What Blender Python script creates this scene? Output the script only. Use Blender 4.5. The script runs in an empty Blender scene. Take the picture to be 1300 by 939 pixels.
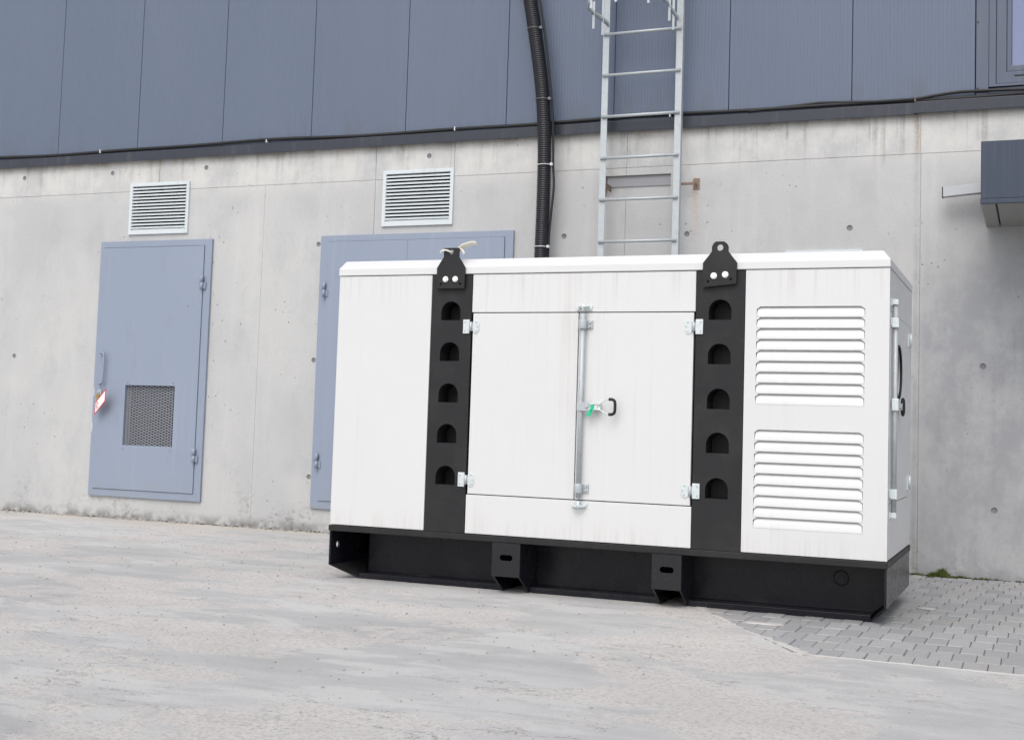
import bpy, bmesh, math, random
from math import sin, cos, pi, radians, sqrt, exp
from mathutils import Vector, Matrix
from mathutils.geometry import tessellate_polygon

S = bpy.context.scene
C = S.collection
random.seed(7)

# ------------------------------------------------------------------ camera
cam_d = bpy.data.cameras.new("camera")
cam = bpy.data.objects.new("camera", cam_d)
C.objects.link(cam)
cr = Vector((0.92489617, 0.37886994, 0.03200993))
cu = Vector((-0.0030258, -0.07685107, 0.99703799))
cf = Vector((-0.38020772, 0.92225348, 0.06993287))
cam.matrix_world = Matrix((
    (cr.x, cu.x, -cf.x, 0.0),
    (cr.y, cu.y, -cf.y, -8.4),
    (cr.z, cu.z, -cf.z, 0.844),
    (0, 0, 0, 1)))
cam_d.sensor_width = 36.0
cam_d.lens = 45.14
cam_d.shift_y = -0.0342
cam_d.clip_start = 0.05
cam_d.clip_end = 2000
S.camera = cam

# ------------------------------------------------------------------ sky and sun (bright overcast)
SUN_EL, SUN_AZ = radians(52), radians(176)       # azimuth clockwise from +Y
w = bpy.data.worlds.new("World")
S.world = w
w.use_nodes = True
nt = w.node_tree
for n in list(nt.nodes):
    nt.nodes.remove(n)
sky = nt.nodes.new("ShaderNodeTexSky")
sky.sky_type = 'NISHITA'
sky.sun_disc = False
sky.sun_elevation = SUN_EL
sky.sun_rotation = SUN_AZ
sky.air_density = 1.0
sky.dust_density = 3.0
sky.ozone_density = 1.0
hs = nt.nodes.new("ShaderNodeHueSaturation")
hs.inputs['Saturation'].default_value = 0.42
bg = nt.nodes.new("ShaderNodeBackground")
bg.inputs['Strength'].default_value = 0.15
wo = nt.nodes.new("ShaderNodeOutputWorld")
nt.links.new(sky.outputs[0], hs.inputs['Color'])
nt.links.new(hs.outputs[0], bg.inputs['Color'])
nt.links.new(bg.outputs[0], wo.inputs['Surface'])

sd = bpy.data.lights.new("sun", 'SUN')
sd.energy = 0.5
sd.angle = radians(40)
sd.color = (1.0, 0.97, 0.93)
sun = bpy.data.objects.new("sun", sd)
C.objects.link(sun)
to_sun = Vector((sin(SUN_AZ) * cos(SUN_EL), cos(SUN_AZ) * cos(SUN_EL), sin(SUN_EL)))
sun.rotation_euler = (-to_sun).to_track_quat('-Z', 'Y').to_euler()
sun.location = (-6, -14, 14)

S.view_settings.view_transform = 'Standard'
S.view_settings.look = 'None'
S.view_settings.exposure = 0.60
S.view_settings.gamma = 1.0
S.render.engine = 'CYCLES'
S.cycles.max_bounces = 8
S.cycles.diffuse_bounces = 4

# ------------------------------------------------------------------ node helpers
class N:
    def __init__(s, name):
        s.m = bpy.data.materials.new(name)
        s.m.use_nodes = True
        s.t = s.m.node_tree
        s.b = s.t.nodes["Principled BSDF"]
        g = s.t.nodes.new("ShaderNodeNewGeometry")
        s.P = g.outputs['Position']
        sp = s.t.nodes.new("ShaderNodeSeparateXYZ")
        s.t.links.new(s.P, sp.inputs[0])
        s.X, s.Y, s.Z = sp.outputs
    def put(s, sock, v):
        if isinstance(v, (int, float)):
            sock.default_value = v
        elif isinstance(v, (tuple, list)):
            sock.default_value = (*v, 1.0) if (len(v) == 3 and sock.type == 'RGBA') else v
        else:
            s.t.links.new(v, sock)
    def math(s, op, a, b=0.0, c=None, clamp=False):
        n = s.t.nodes.new("ShaderNodeMath"); n.operation = op; n.use_clamp = clamp
        s.put(n.inputs[0], a); s.put(n.inputs[1], b)
        if c is not None: s.put(n.inputs[2], c)
        return n.outputs[0]
    def mul(s, a, b): return s.math('MULTIPLY', a, b)
    def add(s, a, b): return s.math('ADD', a, b)
    def sub(s, a, b): return s.math('SUBTRACT', a, b)
    def vec(s, sx, sy, sz, off=(0, 0, 0)):
        n = s.t.nodes.new("ShaderNodeMapping")
        s.t.links.new(s.P, n.inputs[0])
        n.inputs['Scale'].default_value = (sx, sy, sz)
        n.inputs['Location'].default_value = off
        return n.outputs[0]
    def noise(s, v, scale, detail=4, rough=0.55, dist=0.0):
        n = s.t.nodes.new("ShaderNodeTexNoise")
        s.t.links.new(v, n.inputs['Vector'])
        n.inputs['Scale'].default_value = scale
        n.inputs['Detail'].default_value = detail
        n.inputs['Roughness'].default_value = rough
        n.inputs['Distortion'].default_value = dist
        return n.outputs['Fac']
    def voro(s, v, scale, rnd=1.0):
        n = s.t.nodes.new("ShaderNodeTexVoronoi")
        s.t.links.new(v, n.inputs['Vector'])
        n.inputs['Scale'].default_value = scale
        n.inputs['Randomness'].default_value = rnd
        return n.outputs['Distance'], n.outputs['Color']
    def ramp(s, f, lo, hi, a=0.0, b=1.0):
        n = s.t.nodes.new("ShaderNodeMapRange")
        n.interpolation_type = 'SMOOTHSTEP'
        s.put(n.inputs[0], f)
        for i, v in enumerate((lo, hi, a, b)): n.inputs[1 + i].default_value = v
        return n.outputs[0]
    def mix(s, f, a, b, mode='MIX'):
        n = s.t.nodes.new("ShaderNodeMix"); n.data_type = 'RGBA'; n.blend_type = mode
        s.put(n.inputs[0], f); s.put(n.inputs[6], a); s.put(n.inputs[7], b)
        return n.outputs[2]
    def rand(s):
        return s.t.nodes.new("ShaderNodeObjectInfo").outputs['Random']
    def bump(s, h, strength=0.3, dist=0.01):
        n = s.t.nodes.new("ShaderNodeBump")
        n.inputs['Strength'].default_value = strength
        n.inputs['Distance'].default_value = dist
        s.put(n.inputs['Height'], h)
        s.t.links.new(n.outputs[0], s.b.inputs['Normal'])
    def done(s, col, rough=0.6, metal=0.0, spec=None):
        s.put(s.b.inputs['Base Color'], col)
        s.put(s.b.inputs['Roughness'], rough)
        s.put(s.b.inputs['Metallic'], metal)
        if spec is not None: s.put(s.b.inputs['Specular IOR Level'], spec)
        return s.m

def gauss(n, v, c, wd):
    d = n.math('DIVIDE', n.sub(v, c), wd)
    return n.math('POWER', 2.718, n.mul(n.mul(d, d), -1.0))

def painted(name, col, rough=0.45, var=0.06, spec=0.4, dirt=0.0, dirtcol=(.3, .28, .24), bump=0.0, grime_scale=9):
    n = N(name)
    f = n.noise(n.vec(1, 1, 1), 3.0, 5)
    lo = tuple(c * (1 - var) for c in col); hi = tuple(min(1, c * (1 + var)) for c in col)
    c = n.mix(f, lo, hi)
    if dirt:
        st = n.noise(n.vec(grime_scale * 3, grime_scale * 3, .8), 1.0, 4, .6)
        pt = n.noise(n.vec(1, 1, 1), 2.3, 3)
        k = n.mul(n.mul(n.ramp(st, .48, .75), n.ramp(pt, .35, .7)), dirt)
        c = n.mix(k, c, dirtcol)
    fr = n.noise(n.vec(1, 1, 1), 18, 4)
    if bump: n.bump(n.noise(n.vec(1, 1, 1), 120, 2), bump, .002)
    return n.done(c, n.add(n.mul(fr, .15), rough - .07), 0, spec)

# ------------------------------------------------------------------ materials
def mat_concrete():
    n = N("cast_concrete")
    big = n.noise(n.vec(.9, 1, .7), 1.1, 8, .62)
    cloud = n.noise(n.vec(1, 1, .7), 3.6, 9, .72)
    fine = n.noise(n.vec(1, 1, 1), 70, 3, .6)
    streak = n.noise(n.vec(9, 1, .7), 1.0, 5, .6)
    c = n.mix(n.ramp(big, .3, .7), (.435, .437, .438), (.515, .513, .50))
    c = n.mix(n.mul(n.ramp(cloud, .46, .70), .40), c, (.36, .362, .366))
    c = n.mix(n.mul(n.ramp(streak, .5, .8), .25), c, (.62, .62, .615))
    c = n.mix(n.mul(n.ramp(fine, .45, .8), .28), c, (.29, .285, .28))
    # board of the formwork: a faint shift panel by panel
    c = n.mix(n.mul(n.rand(), .14), c, (.37, .375, .385))
    # air holes left by the pour
    d, vc = n.voro(n.vec(1, 1, 1), 17)
    pm = n.noise(n.vec(1, 1, 1), 2.1, 3)
    pore = n.mul(n.ramp(d, .15, .05), n.ramp(pm, .5, .62))
    c = n.mix(n.mul(pore, .75), c, (.13, .12, .11))
    # drip stains under the flashing, heavier towards the entrance
    drip = n.noise(n.vec(17, 1, .55), 1.0, 4, .65)
    reach = n.noise(n.vec(2.6, 1, 0), 1.0, 3)
    right = n.ramp(n.X, -2.0, -.6, .42, 1.0)
    top = n.ramp(n.add(n.Z, n.mul(reach, .32)), 2.72, 3.06)
    dm = n.mul(n.mul(n.ramp(drip, .52, .68), top), right)
    c = n.mix(n.mul(dm, .9), c, (.085, .075, .06))
    edge = n.mul(n.ramp(n.Z, 2.81, 2.90), n.ramp(n.noise(n.vec(5, 1, 1), 1.0, 4), .36, .62))
    c = n.mix(n.mul(edge, .6), c, (.23, .18, .125))
    # paler cloudy tone in the top strip
    pale_top = n.mul(n.ramp(n.Z, 2.5, 2.72), n.ramp(cloud, .38, .62))
    c = n.mix(n.mul(pale_top, .6), c, (.66, .645, .605))
    # rust runs at two joints and under the ladder anchor
    wob = n.mul(n.sub(n.noise(n.vec(1, 1, 6), 1.5, 3), .5), .05)
    xx = n.add(n.X, wob)
    r1 = n.mul(gauss(n, xx, -.722, .018), n.ramp(n.Z, 2.58, 2.68))
    r2 = n.mul(n.mul(gauss(n, xx, -6.59, .02), n.ramp(n.Z, 2.62, 2.72)), .7)
    r3 = n.mul(n.mul(gauss(n, xx, -2.157, .028), n.ramp(n.Z, 1.9, 2.5)), n.ramp(n.Z, 2.56, 2.53))
    r4 = n.mul(n.mul(gauss(n, n.X, -2.79, .05), gauss(n, n.Z, 2.53, .08)), 1.0)
    rr = n.math('MINIMUM', n.add(n.add(r1, r2), n.add(r3, r4)), 1.0)
    c = n.mix(n.mul(n.mul(rr, n.ramp(fine, .3, .65)), .55), c, (.38, .26, .16))
    # splash dirt and algae along the foot
    ft = n.ramp(n.add(n.Z, n.mul(n.sub(big, .5), .5)), .36, .0)
    fb = n.mul(n.add(n.noise(n.vec(1, 1, 1.2), 26, 6, .75), n.mul(n.noise(n.vec(1, 1, 1), 2.6, 5, .6), 1.0)), .5)
    c = n.mix(n.mul(n.mul(ft, n.ramp(fb, .525, .60)), .60), c, (.17, .165, .155))
    fl = n.mul(n.ramp(n.Z, .10, .0), n.ramp(n.noise(n.vec(1, 1, 1), 11, 4), .35, .6))
    c = n.mix(n.mul(fl, .7), c, (.12, .115, .10))
    al = n.mul(n.mul(n.ramp(n.X, -.9, -.65), n.ramp(n.X, .1, -.15)), n.mul(n.ramp(n.Z, .30, .06), n.ramp(fb, .47, .58)))
    c = n.mix(n.mul(al, .6), c, (.16, .165, .09))
    # the bay beside the entrance is darkened by shade painted in ragged patches, with some soiling
    soil_and_shade = n.mul(n.ramp(n.X, -.74, -.66), n.ramp(n.add(n.Z, n.mul(n.sub(big, .5), 2.2)), 2.5, 1.3))
    c = n.mix(n.mul(soil_and_shade, n.ramp(cloud, .36, .60, .35, .92)), c, (.315, .32, .335))
    vst = n.mul(n.ramp(n.noise(n.vec(13, 1, .5, (4, 0, 2)), 1.0, 5, .65), .56, .72), n.ramp(n.X, -.76, -.68))
    c = n.mix(n.mul(n.mul(vst, n.ramp(cloud, .35, .6)), .32), c, (.22, .21, .19))
    ridge = n.mul(gauss(n, n.X, -.725, .016), n.ramp(cloud, .3, .6))
    c = n.mix(n.mul(ridge, .4), c, (.20, .195, .185))
    n.bump(n.add(n.add(n.mul(fine, .35), n.mul(cloud, .5)), n.mul(pore, -1.2)), .35, .006)
    return n.done(c, .82, 0, .25)

def mat_yard():
    n = N("worn_concrete_yard")
    v = n.vec(1, 1, 1)
    a = n.noise(n.vec(.8, 1.0, 1, (3.1, 1.7, 0)), .75, 8, .58, .3)
    b = n.noise(n.vec(.85, 1.1, 1, (7.7, 4.0, 0)), 1.25, 12, .66, .3)
    c2 = n.noise(n.vec(.7, 1.4, 1, (1.0, 9.2, 0)), 1.7, 11, .66, .3)
    g = n.noise(n.vec(.6, 2.2, 1, (4.0, 3.0, 0)), 2.6, 8, .62, .5)
    f = n.noise(v, 60, 6, .8)
    ff = n.noise(v, 170, 3, .7)
    c = n.mix(n.ramp(a, .34, .62), (.415, .411, .405), (.535, .528, .515))
    c = n.mix(n.mul(n.ramp(g, .40, .62), .38), c, (.345, .343, .343))
    # thin pale skim coat, worn through in places
    c = n.mix(n.mul(n.ramp(c2, .50, .57), .65), c, (.575, .57, .55))
    pk = n.ramp(b, .488, .545)
    c = n.mix(n.mul(pk, .60), c, (.61, .57, .535))
    # broken lips of the skim coat, their thin shadow lines painted dark
    lip = n.mul(n.ramp(n.math('ABSOLUTE', n.sub(b, .512)), .0042, .0), n.ramp(n.noise(v, 3.3, 6, .7), .50, .60))
    c = n.mix(n.mul(lip, .9), c, (.13, .12, .11))
    lip2 = n.mul(n.ramp(n.math('ABSOLUTE', n.sub(c2, .53)), .003, .0), n.ramp(n.noise(v, 4.1, 6, .7), .52, .62))
    c = n.mix(n.mul(lip2, .8), c, (.15, .145, .14))
    grain = n.add(n.mul(pk, .6), .4)
    c = n.mix(n.mul(n.mul(n.ramp(f, .52, .66), grain), .50), c, (.34, .31, .295))
    c = n.mix(n.mul(n.mul(n.ramp(f, .46, .34), grain), .50), c, (.67, .65, .62))
    c = n.mix(n.mul(n.mul(n.ramp(ff, .53, .68), grain), .40), c, (.25, .235, .225))
    ad, ac = n.voro(v, 95)
    bw = n.t.nodes.new("ShaderNodeRGBToBW"); n.t.links.new(ac, bw.inputs[0])
    c = n.mix(n.mul(n.mul(n.ramp(bw.outputs[0], .44, .22), pk), .35), c, (.29, .265, .25))
    cr1 = n.noise(n.vec(.5, 1.9, 1, (5, 0, 0)), 2.0, 7, .62)
    crack = n.ramp(n.math('ABSOLUTE', n.sub(cr1, .5)), .0035, .0)
    c = n.mix(n.mul(n.mul(crack, n.ramp(a, .46, .58)), .6), c, (.13, .125, .12))
    # sand washed against the wall
    sw = n.mul(n.ramp(n.add(n.Y, n.mul(n.sub(c2, .5), 1.2)), -.40, -.02), n.ramp(f, .3, .6))
    c = n.mix(n.mul(sw, .6), c, (.52, .475, .41))
    d, vc = n.voro(v, 13)
    sp = n.mul(n.ramp(d, .085, .03), n.ramp(n.noise(v, 1.4, 3), .48, .6))
    c = n.mix(n.mul(sp, .8), c, (.10, .095, .09))
    cr1 = n.noise(n.vec(.5, 1.9, 1, (5, 0, 0)), 2.0, 7, .62)
    crack = n.ramp(n.math('ABSOLUTE', n.sub(cr1, .5)), .004, .0)
    c = n.mix(n.mul(n.mul(crack, n.ramp(a, .48, .6)), .6), c, (.13, .125, .12))
    # sand washed against the wall
    sw = n.mul(n.ramp(n.add(n.Y, n.mul(n.sub(b, .5), 1.2)), -.45, -.02), n.ramp(f, .3, .6))
    c = n.mix(n.mul(sw, .6), c, (.50, .46, .40))
    h = n.add(n.add(n.mul(pk, .12), n.mul(f, .5)), n.mul(ff, .18))
    n.bump(h, .7, .016)
    return n.done(c, .9, 0, .2)

def mat_paver():
    n = N("paving_concrete")
    v = n.vec(1, 1, 1)
    f = n.noise(v, 60, 4, .65)
    g = n.noise(v, 1.7, 5, .6)
    c = n.mix(n.rand(), (.29, .291, .297), (.375, .374, .374))
    c = n.mix(n.mul(n.ramp(g, .45, .7), .4), c, (.34, .315, .275))
    c = n.mix(n.mul(n.ramp(f, .45, .75), .4), c, (.19, .19, .195))
    c = n.mix(n.mul(n.ramp(n.noise(v, 7, 5, .7), .60, .70), .6), c, (.43, .36, .28))
    n.bump(f, .4, .004)
    return n.done(c, .85, 0, .25)

def mat_white():
    n = N("white_powder_coat")
    v = n.vec(1, 1, 1)
    base = n.mix(n.noise(v, 1.6, 4), (.612, .612, .605), (.650, .650, .645))
    st = n.noise(n.vec(26, 26, .5), 1.0, 4, .6)
    pt = n.noise(n.vec(1, 1, .6), 1.9, 4)
    k = n.mul(n.mul(n.ramp(st, .5, .74), n.ramp(pt, .40, .66)), n.ramp(n.Z, 1.613, 1.609))
    c = n.mix(n.mul(k, .30), base, (.42, .39, .34))
    # rain runs start under the roof lip and under the sills
    up = n.mul(n.ramp(n.Z, 1.40, 1.60), n.ramp(n.Z, 1.613, 1.609))
    st2 = n.noise(n.vec(48, 48, .9), 1.0, 3, .6)
    c = n.mix(n.mul(n.mul(up, n.ramp(st2, .5, .72)), .32), c, (.40, .38, .34))
    low = n.mul(n.ramp(n.Z, .30, .42, 1, 0), n.ramp(st2, .45, .7))
    c = n.mix(n.mul(low, .28), c, (.45, .42, .37))
    sp = n.noise(v, 95, 2)
    c = n.mix(n.mul(n.ramp(sp, .66, .75), .25), c, (.45, .42, .38))
    n.bump(n.noise(v, 260, 2), .06, .001)
    return n.done(c, n.add(n.mul(n.noise(v, 5, 3), .2), .22), 0, .45)

def mat_cladding():
    n = N("graphite_cladding")
    v = n.vec(1, 1, 1)
    g = n.noise(n.vec(1, 1, .35), 1.3, 4)
    c = n.mix(g, (.098, .125, .180), (.118, .146, .203))
    st = n.noise(n.vec(30, 1, .4), 1.0, 3)
    c = n.mix(n.mul(n.ramp(st, .52, .75), .10), c, (.17, .19, .23))
    c = n.mix(n.mul(n.rand(), .10), c, (.10, .122, .17))
    low = n.mul(n.ramp(n.Z, 3.25, 2.97), n.ramp(n.noise(n.vec(4, 1, 1), 1.5, 4), .45, .7))
    c = n.mix(n.mul(low, .35), c, (.085, .082, .08))
    return n.done(c, n.add(n.mul(n.noise(v, 7, 3), .12), .36), 0, .45)

def mat_door():
    n = N("blue_grey_door_paint")
    v = n.vec(1, 1, 1)
    g = n.noise(n.vec(1, 1, .6), 1.4, 5)
    c = n.mix(g, (.232, .274, .350), (.262, .304, .380))
    c = n.mix(n.mul(n.ramp(n.noise(n.vec(1.2, 1, .5), 6, 5, .7), .58, .70), .35), c, (.22, .25, .31))
    st = n.noise(n.vec(22, 1, .6), 1.0, 3)
    c = n.mix(n.mul(n.ramp(st, .55, .8), .16), c, (.42, .44, .47))
    chip = n.mul(n.ramp(n.noise(n.vec(1, 1, 1.0), 13, 5, .6), .54, .58), n.mul(n.ramp(n.X, -7.106, -7.113), n.ramp(n.Z, 1.25, 1.05)))
    c = n.mix(chip, c, (.50, .50, .49))
    low = n.mul(n.ramp(n.Z, .55, .15), n.ramp(n.noise(v, 9, 5, .65), .45, .65))
    c = n.mix(n.mul(low, .3), c, (.26, .25, .24))
    return n.done(c, n.add(n.mul(n.noise(v, 4, 3), .15), .33), 0, .45)

def mat_zinc(name="galvanised_steel", col=(.44, .47, .485), rough=.50, metal=.25):
    n = N(name)
    v = n.vec(1, 1, 1)
    d, vc = n.voro(v, 55)
    bw = n.t.nodes.new("ShaderNodeRGBToBW"); n.t.links.new(vc, bw.inputs[0])
    c = n.mix(bw.outputs[0], tuple(x * .93 for x in col), tuple(min(1, x * 1.06) for x in col))
    c = n.mix(n.mul(n.ramp(n.noise(v, 12, 5, .7), .55, .7), .4), c, (.36, .36, .35))
    return n.done(c, n.add(n.mul(bw.outputs[0], .2), rough - .1), metal, .5)

def mat_black_steel(name, a, b, rough, scuff=.25):
    n = N(name)
    v = n.vec(1, 1, 1)
    c = n.mix(n.noise(v, 2.5, 5), a, b)
    s = n.noise(n.vec(1, 1, 2.5), 16, 6, .75, 1.2)
    c = n.mix(n.mul(n.ramp(s, .60, .72), scuff), c, (.16, .155, .15))
    dust = n.mul(n.ramp(n.noise(v, 6, 5, .7), .45, .7), .07)
    c = n.mix(dust, c, (.13, .12, .11))
    n.bump(n.noise(v, 180, 2), .08, .001)
    return n.done(c, n.add(n.mul(n.noise(v, 8, 4), .22), rough - .1), 0, .28)

def mat_glass():
    n = N("window_glass")
    return n.done(n.mix(n.noise(n.vec(1, 1, 1), 1.1, 2), (.05, .075, .19), (.16, .19, .33)), .03, 0, 1.0)  # blue cloudy sky reflection painted into the pane colour

def mat_grass():
    n = N("moss_green")
    return n.done(n.mix(n.rand(), n.mix(n.noise(n.vec(1, 1, 1), 60, 3), (.045, .055, .018), (.13, .15, .035)), (.09, .13, .025)), .8, 0, .2)

def flat(name, col, rough=.5, metal=0, spec=.4):
    n = N(name)
    f = n.noise(n.vec(1, 1, 1), 25, 4)
    return n.done(n.mix(f, tuple(c * .88 for c in col), tuple(min(1, c * 1.1) for c in col)), rough, metal, spec)

MT = dict(
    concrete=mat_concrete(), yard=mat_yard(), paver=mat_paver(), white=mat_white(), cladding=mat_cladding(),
    door=mat_door(), zinc=mat_zinc(), zincb=mat_zinc("bright_zinc", (.62, .67, .67), .42, .25),
    skid=mat_black_steel("black_skid_paint", (.0055, .006, .010), (.009, .0095, .015), .26, .06),
    column=mat_black_steel("satin_black_plate", (.014, .014, .0155), (.020, .020, .021), .50, .12),
    flash=painted("flashing_paint", (.028, .032, .045), .42, .12, .45, .35, (.16, .15, .14)),
    trim=painted("window_frame_paint", (.085, .102, .145), .40, .06, .45, .15),
    canopy=painted("canopy_paint", (.028, .041, .070), .42, .06, .45, .15),
    soffit=painted("soffit_paint", (.30, .30, .285), .5, .06, .4, .1),
    vent=painted("pale_vent_paint", (.58, .625, .64), .42, .05, .4, .2),
    plug=painted("grey_mortar", (.21, .21, .215), .9, .2, .2),
    dark=flat("dark_interior", (.012, .012, .013), .9, 0, .1),
    filt=flat("grey_filter_mat", (.05, .05, .052), .9, 0, .1),
    mesh=painted("mesh_steel", (.36, .38, .42), .45, .1, .4),
    pipe=flat("black_corrugated_plastic", (.012, .012, .016), .38, 0, .45),
    rubber=flat("black_rubber", (.013, .013, .014), .5, 0, .4),
    tie=flat("white_plastic_tie", (.62, .64, .64), .4),
    bolt=mat_zinc("bolt_head_zinc", (.86, .87, .86), .3, .2),
    sand=painted("joint_sand", (.165, .16, .15), .95, .25, .1),
    mortar=painted("pale_mortar", (.47, .455, .43), .92, .25, .15, .6, (.33, .32, .30)),
    soil_and_shade=painted("dark_soil", (.055, .05, .042), .95, .3, .1),
    crumb=painted("stone_crumbs", (.36, .33, .30), .9, .3, .2),
    glass=mat_glass(), moss=mat_grass(),
    red=flat("red_print", (.62, .03, .035), .45), paper=flat("white_tag_plastic", (.78, .77, .76), .4),
    brass=flat("brass", (.42, .30, .12), .35, .8), green=flat("green_seal_plastic", (.02, .50, .26), .35),
    strap=flat("cream_webbing", (.66, .63, .55), .8), spout=painted("pale_spout_metal", (.47, .48, .50), .45, .05, .4, .1),
    porthole=flat("smoked_porthole", (.010, .013, .022), .12, 0, .6),
    sticker=flat("grey_sticker_print", (.25, .25, .26), .6), pinkzinc=flat("yellowed_zinc", (.52, .42, .44), .35, .5),
    steelold=painted("rusty_plate", (.20, .15, .115), .75, .35, .3),
    bracket=mat_black_steel("scuffed_black_plate", (.013, .013, .0145), (.020, .020, .022), .48, .55),
    platemat=painted("grey_primer", (.30, .30, .315), .6, .15, .3, .3, (.25, .19, .13)),
    earth=painted("bare_earth", (.20, .18, .155), .95, .2, .1),
)

# ------------------------------------------------------------------ mesh helpers
class M:
    """collects closed shapes and links them as one mesh object"""
    def __init__(s): s.v = []; s.f = []; s.sm = []; s.mi = []; s.cm = 0
    def _add(s, vs, fs, smooth=False):
        o = len(s.v); s.v += [tuple(v) for v in vs]
        for f in fs:
            s.f.append(tuple(i + o for i in f)); s.sm.append(smooth); s.mi.append(s.cm)
        return s
    def box(s, x0, x1, y0, y1, z0, z1):
        vs = [(x, y, z) for x in (x0, x1) for y in (y0, y1) for z in (z0, z1)]
        return s._add(vs, [(0, 1, 3, 2), (4, 6, 7, 5), (0, 4, 5, 1), (2, 3, 7, 6), (0, 2, 6, 4), (1, 5, 7, 3)])
    def hexa(s, b, t):
        """eight corners: a quad b and a quad t in the same order"""
        return s._add(list(b) + list(t), [(3, 2, 1, 0), (4, 5, 6, 7)] + [(i, (i + 1) % 4, 4 + (i + 1) % 4, 4 + i) for i in range(4)])
    def plate(s, outer, holes, to3, t0, t1):
        """flat plate with holes: outline in 2D, to3(a, b, t) gives the point"""
        loops = [outer] + list(holes)
        flat2 = [p for l in loops for p in l]
        tris = tessellate_polygon([[Vector((p[0], p[1], 0)) for p in l] for l in loops])
        n = len(flat2)
        vs = [to3(p[0], p[1], t0) for p in flat2] + [to3(p[0], p[1], t1) for p in flat2]
        fs = [tuple(t) for t in tris] + [tuple(i + n for i in reversed(t)) for t in tris]
        o = 0
        for l in loops:
            k = len(l)
            fs += [(o + i, o + (i + 1) % k, n + o + (i + 1) % k, n + o + i) for i in range(k)]
            o += k
        return s._add(vs, fs)
    def tube(s, pts, r, n=8, radii=None, cap=True, flat=None):
        pts = [Vector(p) for p in pts]; m = len(pts); vs = []; up = None
        for i, p in enumerate(pts):
            d = (pts[min(i + 1, m - 1)] - pts[max(i - 1, 0)]).normalized()
            if up is None:
                up = Vector((0, 0, 1)) if abs(d.z) < .9 else Vector((0, 1, 0))
            a = (up - d * up.dot(d)).normalized(); b = d.cross(a); up = a
            rr = radii[i] if radii else r
            fa, fb = flat if flat else (1, 1)
            for k in range(n):
                t = 2 * pi * k / n
                vs.append(p + a * (rr * fa * cos(t)) + b * (rr * fb * sin(t)))
        fs = [(i * n + k, i * n + (k + 1) % n, (i + 1) * n + (k + 1) % n, (i + 1) * n + k) for i in range(m - 1) for k in range(n)]
        s._add(vs, fs, True)
        if cap:
            o = len(s.v) - len(vs)
            for f in (tuple(range(n))[::-1], tuple(range((m - 1) * n, m * n))):
                s.f.append(tuple(i + o for i in f)); s.sm.append(False); s.mi.append(s.cm)
        return s
    def cyl(s, a, b, r, n=12): return s.tube([a, b], r, n)
    def torus(s, c, ax, bx, ra, rb, r, n=24, k=8):
        c, ax, bx = Vector(c), Vector(ax), Vector(bx); nz = ax.cross(bx); vs = []
        for i in range(n):
            t = 2 * pi * i / n
            p = c + ax * ra * cos(t) + bx * rb * sin(t); d = (ax * cos(t) + bx * sin(t)).normalized()
            for j in range(k):
                u = 2 * pi * j / k
                vs.append(p + d * r * cos(u) + nz * r * sin(u))
        return s._add(vs, [(i * k + j, ((i + 1) % n) * k + j, ((i + 1) % n) * k + (j + 1) % k, i * k + (j + 1) % k) for i in range(n) for j in range(k)], True)
    def build(s, name, mat, parent=None, bevel=0, kind=None, label=None, seg=2, recalc=True):
        loc = Vector((0, 0, 0)); q = parent
        while q is not None: loc = loc + Vector(q.location); q = q.parent
        me = bpy.data.meshes.new(name)
        me.from_pydata([tuple(Vector(v) - loc) for v in s.v], [], s.f)
        for mm in (mat if isinstance(mat, (list, tuple)) else [mat]): me.materials.append(mm)
        me.polygons.foreach_set('material_index', s.mi)
        if recalc:
            b = bmesh.new(); b.from_mesh(me); bmesh.ops.recalc_face_normals(b, faces=b.faces); b.to_mesh(me); b.free()
        me.polygons.foreach_set('use_smooth', s.sm)
        me.update()
        o = bpy.data.objects.new(name, me); C.objects.link(o)
        if parent is not None: o.parent = parent
        if kind: o['kind'] = kind
        if label: o['label'] = label
        if bevel:
            bv = o.modifiers.new("bevel", 'BEVEL'); bv.width = bevel; bv.segments = seg
            bv.limit_method = 'ANGLE'; bv.angle_limit = radians(35)
        return o

def tag(o, label, cat, group=None):
    o['label'] = label; o['category'] = cat
    if group: o['group'] = group
    return o
def thing(name, label, cat, loc):
    o = bpy.data.objects.new(name, None); C.objects.link(o)
    o.location = loc; o.empty_display_size = .2
    return tag(o, label, cat)
def circle(cx, cz, r, n=14, a0=0): return [(cx + r * cos(a0 + 2 * pi * i / n), cz + r * sin(a0 + 2 * pi * i / n)) for i in range(n)]
def rect(x0, x1, z0, z1): return [(x0, z0), (x1, z0), (x1, z1), (x0, z1)]
XZ = lambda a, b, t: (a, t, b)          # plate standing parallel to the wall
YZ = lambda a, b, t: (t, a, b)          # plate standing across
XY = lambda a, b, t: (a, b, t)
def smooth_path(pts, k=6):
    P = [Vector(p) for p in pts]; out = []
    for i in range(len(P) - 1):
        p0, p1, p2, p3 = P[max(i - 1, 0)], P[i], P[i + 1], P[min(i + 2, len(P) - 1)]
        for j in range(k):
            t = j / k
            out.append(.5 * ((2 * p1) + (p2 - p0) * t + (2 * p0 - 5 * p1 + 4 * p2 - p3) * t * t + (3 * p1 - p0 - 3 * p2 + p3) * t ** 3))
    out.append(P[-1]); return out

# ================================================================== GROUND
M()._add([(-600, -600, -.06), (600, -600, -.06), (600, 600, -.06), (-600, 600, -.06)], [(0, 1, 2, 3)]).build('ground', MT['earth'], kind='structure', recalc=False)
# the yard slab leaves out the paved corner
PA, PB = (-2.96, 0.02), (-.866, -3.322)          # slanting joint between slab and paving
yard = [(-80, .02), (-80, -120), (80, -120), (80, PB[1]), PB, PA]
ym = M()
ym.plate(yard, [], XY, -.055, 0.0)
ym.build('concrete_yard', MT['yard'], kind='structure')

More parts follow.
